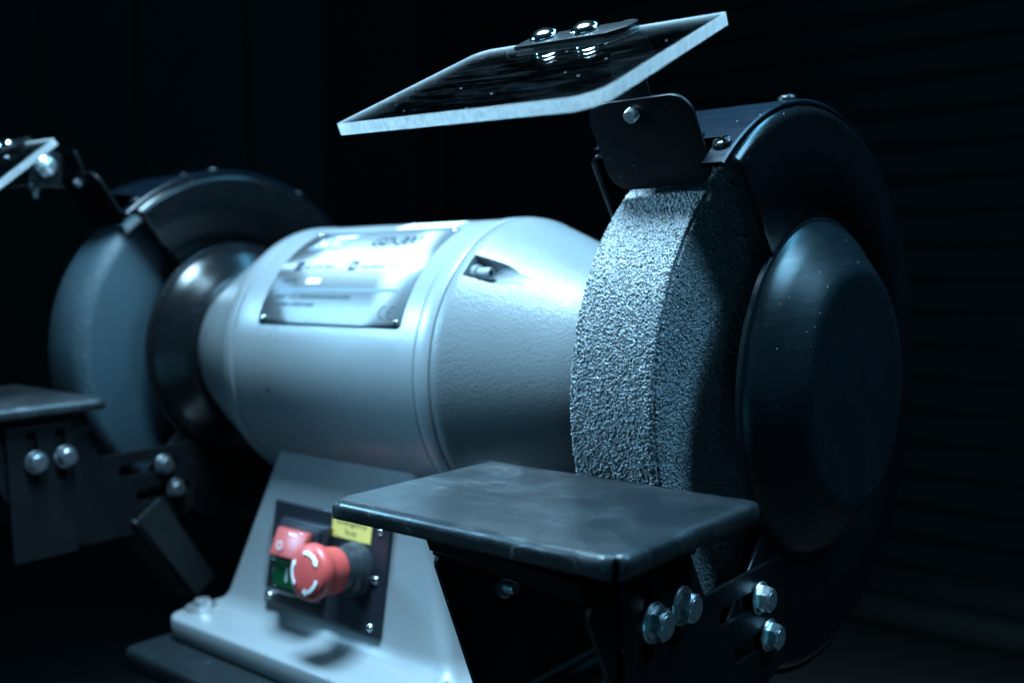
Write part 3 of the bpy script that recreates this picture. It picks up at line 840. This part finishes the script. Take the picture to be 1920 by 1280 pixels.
# ------------------------------------------------------------------ one grinding head: wheel, guard, tool rest, deflector, shield
def guard(dx, place):
    def strip_(x0, x1, a0, a1, n):
        return lathe([(x0, 0.1750), (x0, 0.1758), (x0 + 0.001, 0.1768), (x1 - 0.001, 0.1768), (x1, 0.1758), (x1, 0.1745), (x1 - 0.001, 0.1738), (x0 + 0.001, 0.1738), (x0, 0.1750)], n, a0, a1)
    band = obj('wheel_guard', move(join(strip_(-0.0765, 0.0225, 57.0, 316, 150), strip_(0.0085, 0.0225, 48.5, 57.0, 8)), (dx, 0, 0)), M['band'], G, smooth=35,
        label='black curved sheet guard round the %s wheel' % place)
    ring = [(0.0120, 0.1724), (0.0175, 0.1728)] + [(0.0186 + 0.0070 * math.sin(R(k)), 0.1658 + 0.0070 * math.cos(R(k))) for k in range(10, 91, 10)] + [(0.0257, 0.1500), (0.0257, 0.1035)]
    dome = [(0.0236, 0.1062), (0.0262, 0.1062), (0.0268, 0.1054), (0.0268, 0.1030), (0.0285, 0.1022), (0.0320, 0.0998), (0.0380, 0.0920), (0.0455, 0.0815), (0.0490, 0.0770), (0.0510, 0.0735), (0.0520, 0.0700), (0.0520, 0.0660), (0.0512, 0.0600), (0.0510, 0.0300), (0.0510, 0.0008)]
    for s in (1, -1):
        pr_ = [(x if s > 0 else -0.054 - x, r_) for x, r_ in ring]
        vf = lathe(pr_, 150, 50.5 if s > 0 else 56.5, 316)
        obj('side_cover', move(vf, (dx, 0, 0)), M['guard'], band, smooth=50, solid=(0.0018, 0))
        pd = [(x if s > 0 else -0.054 - x, r_) for x, r_ in dome]
        if (dx < -0.1 and s > 0) or (dx > -0.1 and s < 0): pd = pd[:-2]
        obj('hub_dome', move(lathe(pd, 120), (dx, 0, 0)), M['dome'] if dx > -0.1 else M['guard'], band, smooth=50)
    for x, deg in ((0.0150, 54.0), (0.0120, 84.0), (0.0150, 118.0), (-0.0690, 59.5), (-0.0690, 90.0)):
        q = pol(x + dx, 0.1767, deg); obj('screw', cross_screw(q, (0, q[1], q[2]), 0.0056, 0.0036, 0.4 + deg), M['black_steel'], band, smooth=40)
    return band

def tool_rest(dx, dy, dz, place, tx=0.0):
    x0, x1, y0, y1, zt = -0.1190 + tx, 0.0608 + tx, -0.2745, -0.1512, -0.0380
    rb, drop = 0.0042, 0.0096
    # bent sheet: flat top and three flanges with rolled bends, corners left open
    V, F = [], []
    def strip(path, seg_pts):
        b0 = len(V)
        for q in seg_pts:
            for p_ in path: V.append((q[0] + p_[0], q[1] + p_[1], zt + p_[2]))
        m = len(path)
        for j in range(len(seg_pts) - 1):
            for i in range(m - 1): F.append((b0 + j * m + i, b0 + j * m + i + 1, b0 + (j + 1) * m + i + 1, b0 + (j + 1) * m + i))
    bend = [(rb * math.sin(R(a)), rb * (math.cos(R(a)) - 1)) for a in range(0, 91, 10)] + [(rb, -drop)]
    nx, ny = 24, 16
    xs = [x0 + rb + (x1 - x0 - 2 * rb) * i / nx for i in range(nx + 1)]; ys = [y0 + rb + (y1 - y0 - rb) * j / ny for j in range(ny + 1)]
    b0 = len(V)
    for y in ys:
        for x in xs: V.append((x, y, zt))
    for j in range(ny):
        for i in range(nx): F.append((b0 + j * (nx + 1) + i, b0 + j * (nx + 1) + i + 1, b0 + (j + 1) * (nx + 1) + i + 1, b0 + (j + 1) * (nx + 1) + i))
    strip([(0, -a, z) for a, z in bend], [(x, y0 + rb) for x in xs])
    strip([(a, 0, z) for a, z in bend], [(x1 - rb, y) for y in ys])
    strip([(-a, 0, z) for a, z in bend], [(x0 + rb, y) for y in ys])
    V = [(x + dx, y + dy, z + dz) for x, y, z in V]
    tr = obj('tool_rest', (V, F), M['table'], G, smooth=50, solid=(0.0028, -1), label='flat dark steel tool rest in front of the %s wheel' % place)
    D = (dx, dy, dz)
    def part(name, vf, mat, **k): return obj(name, move(vf, D), mat, tr, **k)
    # saddle: inverted U of folded sheet with slanted front edges
    zl = -0.0680
    left = rounded([(-0.2395, zl), (-0.2035, -0.1620), (-0.0700, -0.1600), (-0.1000, -0.0860), (-0.1560, zl)], [0.006, 0.004, 0.004, 0.01, 0.01])
    part('saddle_side', yz_sheet(left, [slot(-0.1840, -0.0987, 0.010, 0.0085)], -0.0805, 0.0030), M['sheet'])
    right = rounded([(-0.2590, zl), (-0.2120, -0.1660), (-0.1700, -0.1660), (-0.1700, zl)], [0.006, 0.004, 0.003, 0.003])
    part('saddle_side', yz_sheet(right, [], 0.0302, 0.0030), M['sheet'])
    web = [(-0.0765, -0.2420), (0.0300, -0.2560), (0.0300, -0.1580), (-0.0765, -0.1580)]
    part('saddle_web', frame(sheet(rounded(web, 0.002), [], 0.0030, 0.0006), (0, 0, zl + 0.0005), EX, EY, EZ), M['sheet'])
    part('saddle_bend', frame(lathe([(0, 0.0040), (0.0, 0.0042)], 3)[0:2], (0, 0, -5), EX, EY, EZ), M['sheet']) if False else None
    # front lip folded down from the web
    part('saddle_lip', join(frame(sheet([(-0.0760, 0), (0.0295, 0), (0.0295, 0.0090), (-0.0760, 0.0090)], [], 0.0025, 0.0006), (0, -0.2515, zl + 0.0040), (1, -0.131, 0), (0, -0.35, 0.93), (0, -1, -0.3))), M['sheet'])
    for x in (-0.060, -0.010, 0.020):
        part('weld', box(x - 0.006, x + 0.006, -0.235, -0.180, zl + 0.0036, zl + 0.0200, 0.001), M['sheet'])
    for y, z in ((-0.1840, -0.0987), (-0.1650, -0.0885)):
        part('stud', stud((-0.0774, y, z), (1, 0, 0), 0.0038, 0.0080), M['zinc_dull'], smooth=30)
    # slotted leg plate and the bracket that carries it on the guard
    legp = rounded([(-0.2345, -0.0560), (-0.2330, -0.1700), (-0.1775, -0.1700), (-0.1775, -0.0560)], 0.002)
    part('slotted_plate', yz_sheet(legp, [slot(-0.2135, -0.0835, 0.046, 0.0088, R(90)), slot(-0.1895, -0.0835, 0.046, 0.0088, R(90))], 0.0337, 0.0030), M['sheet'])
    br = rounded([(-0.2050, -0.0560), (-0.2050, -0.1690), (-0.1000, -0.1690), (-0.0560, -0.1560), (-0.0560, -0.0915), (-0.1500, -0.0925), (-0.1655, -0.0640), (-0.1680, -0.0560)], [0.002, 0.002, 0.006, 0.004, 0.004, 0.0015, 0.002, 0.002])
    part('guard_bracket', yz_sheet(br, [slot(-0.1040, -0.1090, 0.060, 0.0105), slot(-0.0900, -0.1345, 0.056, 0.0105),
        slot(-0.2135 + 0.02, -0.0835, 0.02, 0.006, R(90))], 0.0268, 0.0030), M['sheet'])
    for y, z, rt in ((-0.2110, -0.0868, 0.2), (-0.1855, -0.0858, 0.75)):
        part('bolt', hex_bolt((0.0368, y, z), (1, 0, 0), rt, 1.0), M['zinc'] if place == 'near' else M['zinc_far'], smooth=20)
    for y, z, rt in ((-0.0890, -0.1092, 0.5), (-0.0780, -0.1340, 0.35)):
        part('bolt', hex_bolt((0.0299, y, z), (1, 0, 0), rt, 0.95), M['zinc'] if place == 'near' else M['zinc_far'], smooth=20)
    return tr

def deflector(dx, dy, place):
    b_, t_ = Vector((0, -0.0987, 0.1222)), Vector((0, -0.1290, 0.1688))
    dv = (t_ - b_).normalized(); L = (t_ - b_).length; nd = dv.cross(EX).normalized()      # faces front-up
    if nd.y > 0: nd = -nd
    o = Vector((-0.026 + dx, dy, 0)) + b_
    out = rounded([(-0.0338, 0), (0.0338, 0), (0.0338, L), (-0.0338, L)], 0.0125, 8)
    de = obj('spark_deflector', frame(sheet(out, [], 0.0026, 0.0006), o - nd * 0.0026, EX, dv, nd), M['sheet'], G, smooth=40, label='black spark deflector flap above the %s wheel' % place)
    obj('stud', stud(tuple(o + EX * -0.0030 + dv * 0.0475), nd, 0.0040, 0.0045, False), M['zinc'], de, smooth=30)
    # folded tongue that carries the shield hinge
    tp = o + dv * (L - 0.006)
    tongue = sheet(rounded([(-0.0145, 0), (0.010, 0), (0.007, 0.026), (-0.0115, 0.026)], 0.002), [], 0.002, 0.0004)
    up = Vector((0, -0.30, 0.95)).normalized()
    obj('tongue', frame(tongue, tp - nd * 0.003, EX, up, up.cross(EX).normalized() * -1), M['sheet'], de, smooth=40)
    # strap back to the guard band
    obj('hinge_strap', box(-0.050 + dx, -0.002 + dx, -0.1150 + dy, -0.0850, 0.1500, 0.1516, 0.0004), M['sheet'], de)
    return de

def shield(front, back, x0, x1, tilt, place, foot_on):
    ex = Vector((math.cos(tilt), 0, -math.sin(tilt)))
    f_ = Vector((0, front[0], front[1])); k_ = Vector((0, back[0], back[1])); ev = (k_ - f_).normalized(); L = (k_ - f_).length
    n_ = ex.cross(ev).normalized(); ev = n_.cross(ex).normalized()
    hw = (x1 - x0) / 2; o = Vector(((x0 + x1) / 2, 0, 0)) + f_
    T = 0.0060
    out = rounded([(-hw, 0), (hw, 0), (hw, L), (-hw, L)], [0.0012, 0.014, 0.0012, 0.010], 10)
    nn = len(out)
    top = ([(x, y, 0) for x, y in out], [tuple(range(nn))]); bot = ([(x, y, -T) for x, y in out], [tuple(reversed(range(nn)))])
    es = obj('eye_shield', frame(join(top, bot), o, ex, ev, n_), M['clear'], G, recalc=False, label='clear acrylic eye shield over the %s wheel' % place)
    Vr = [(x, y, 0) for x, y in out] + [(x, y, -T) for x, y in out]
    obj('sawn_edge', frame((Vr, [(k, (k + 1) % nn, nn + (k + 1) % nn, nn + k) for k in range(nn)]), o, ex, ev, n_), M['sawn'], es, smooth=40, label='frosted bright sawn edge of the shield')
    # bent strap on top at the back edge
    su0, su1 = -0.0400, 0.0280
    prof = [(-0.0160, 0.0004), (-0.0010, 0.0004), (0.0040, 0.0006), (0.0080, -0.0010), (0.0100, -0.0050), (0.0110, -0.0180)]
    strap_o = rounded([(su0, 0.1000), (su1 - 0.008, 0.1000), (su1, 0.1080), (su1, 0.1205), (su0, 0.1205)], [0.002, 0.003, 0.004, 0.004, 0.002])
    obj('hinge_strap', frame(sheet(strap_o, [], 0.0022, 0.0005), o + n_ * 0.0003, ex, ev, n_), M['sheet'], es, smooth=40)
    drop = sheet(rounded([(0.0150, 0), (0.0250, 0), (0.0270, 0.027), (0.0150, 0.027)], 0.003), [], 0.0022, 0.0005)
    dn = (ev * 0.25 - n_).normalized()
    obj('hinge_leaf', frame(drop, o + ev * 0.1195 + n_ * 0.0022, ex, dn, ex.cross(dn).normalized()), M['sheet'], es, smooth=40)
    for u in (-0.0265, 0.0000):
        obj('dome_bolt', dome_screw(o + ex * u + ev * 0.1110 + n_ * 0.0024, n_, 0.0078, 0.0050), M['chrome'], es, smooth=60)
    if not foot_on: return es
    # pivot lug with its domed screw, facing outwards
    lug_o = o + ex * 0.0350 + ev * (L - 0.001) - n_ * 0.0180
    lug = sheet(rounded([(-0.014, -0.022), (0.014, -0.022), (0.016, 0.006), (-0.010, 0.010)], 0.005), [], 0.0022, 0.0005)
    obj('pivot_lug', frame(lug, lug_o, EY, EZ, EX), M['sheet'], es, smooth=40)
    obj('pivot_screw', dome_screw(lug_o + Vector((0.0023, 0.0, -0.006)), EX, 0.0100, 0.0065), M['zinc'], es, smooth=60)
    foot = sheet(rounded([(-0.030, -0.018), (0.006, -0.018), (0.006, 0.016), (-0.030, 0.016)], 0.003), [], 0.0022, 0.0005)
    fo = lug_o + Vector((0, 0.0, -0.0245))
    obj('hinge_foot', frame(foot, fo, EX, EY, EZ), M['sheet'], es, smooth=40)
    obj('foot_bolt', hex_bolt(fo + Vector((-0.010, -0.004, 0.0022)), EZ, 0.2, 0.6), M['zinc'], es, smooth=20)
    obj('stud', stud(fo + Vector((-0.010, -0.004, 0.0)), -EZ, 0.0030, 0.0080), M['zinc_dull'], es, smooth=30)
    return es

# near head
D_, F_ = wheel_mesh(0.1522, 0.0, 0.0543, -62, 62, 0.125, 0.00031, 0.00140, 0.0006)
wh = obj('grinding_wheel', (D_, F_), M['abrasive'], G, label='coarse grey abrasive wheel in sharp focus, near the camera')
guard(0.0, 'near'); tool_rest(0, 0, 0, 'near'); deflector(0, 0, 'near')
shield((-0.2760, 0.1477), (-0.1711, 0.1974), -0.1012, 0.0523, 0.0262, 'near', False)
# far head
DX = -0.607
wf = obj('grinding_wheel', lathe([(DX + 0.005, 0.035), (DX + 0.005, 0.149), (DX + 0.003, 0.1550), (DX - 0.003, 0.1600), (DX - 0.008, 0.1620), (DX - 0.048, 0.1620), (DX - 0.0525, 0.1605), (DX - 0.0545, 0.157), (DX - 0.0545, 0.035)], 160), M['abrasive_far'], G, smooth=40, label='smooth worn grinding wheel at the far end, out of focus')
guard(DX, 'far'); tool_rest(DX + 0.002, -0.008, 0.0065, 'far', -0.016); deflector(DX, -0.010, 'far')
shield((-0.2880, 0.1190), (-0.1970, 0.1920), DX - 0.1012, DX + 0.0523, 0.0262, 'far', True)
# slanted spark chute hanging under the far guard
ch = Vector((0, 0.55, -0.83)).normalized(); cn = Vector((0, -0.83, -0.55)).normalized()
obj('spark_chute', join(frame(sheet(rounded([(-0.026, 0), (0.026, 0), (0.022, 0.105), (-0.022, 0.105)], 0.004), [], 0.003, 0.0006), (DX + 0.012, -0.130, -0.148), EX, ch, cn),
    frame(sheet(rounded([(-0.000, 0), (0.030, 0), (0.026, 0.104), (-0.000, 0.104)], 0.003), [], 0.003, 0.0006), (DX + 0.036, -0.130, -0.148), -cn, ch, EX)), M['brace'], G)
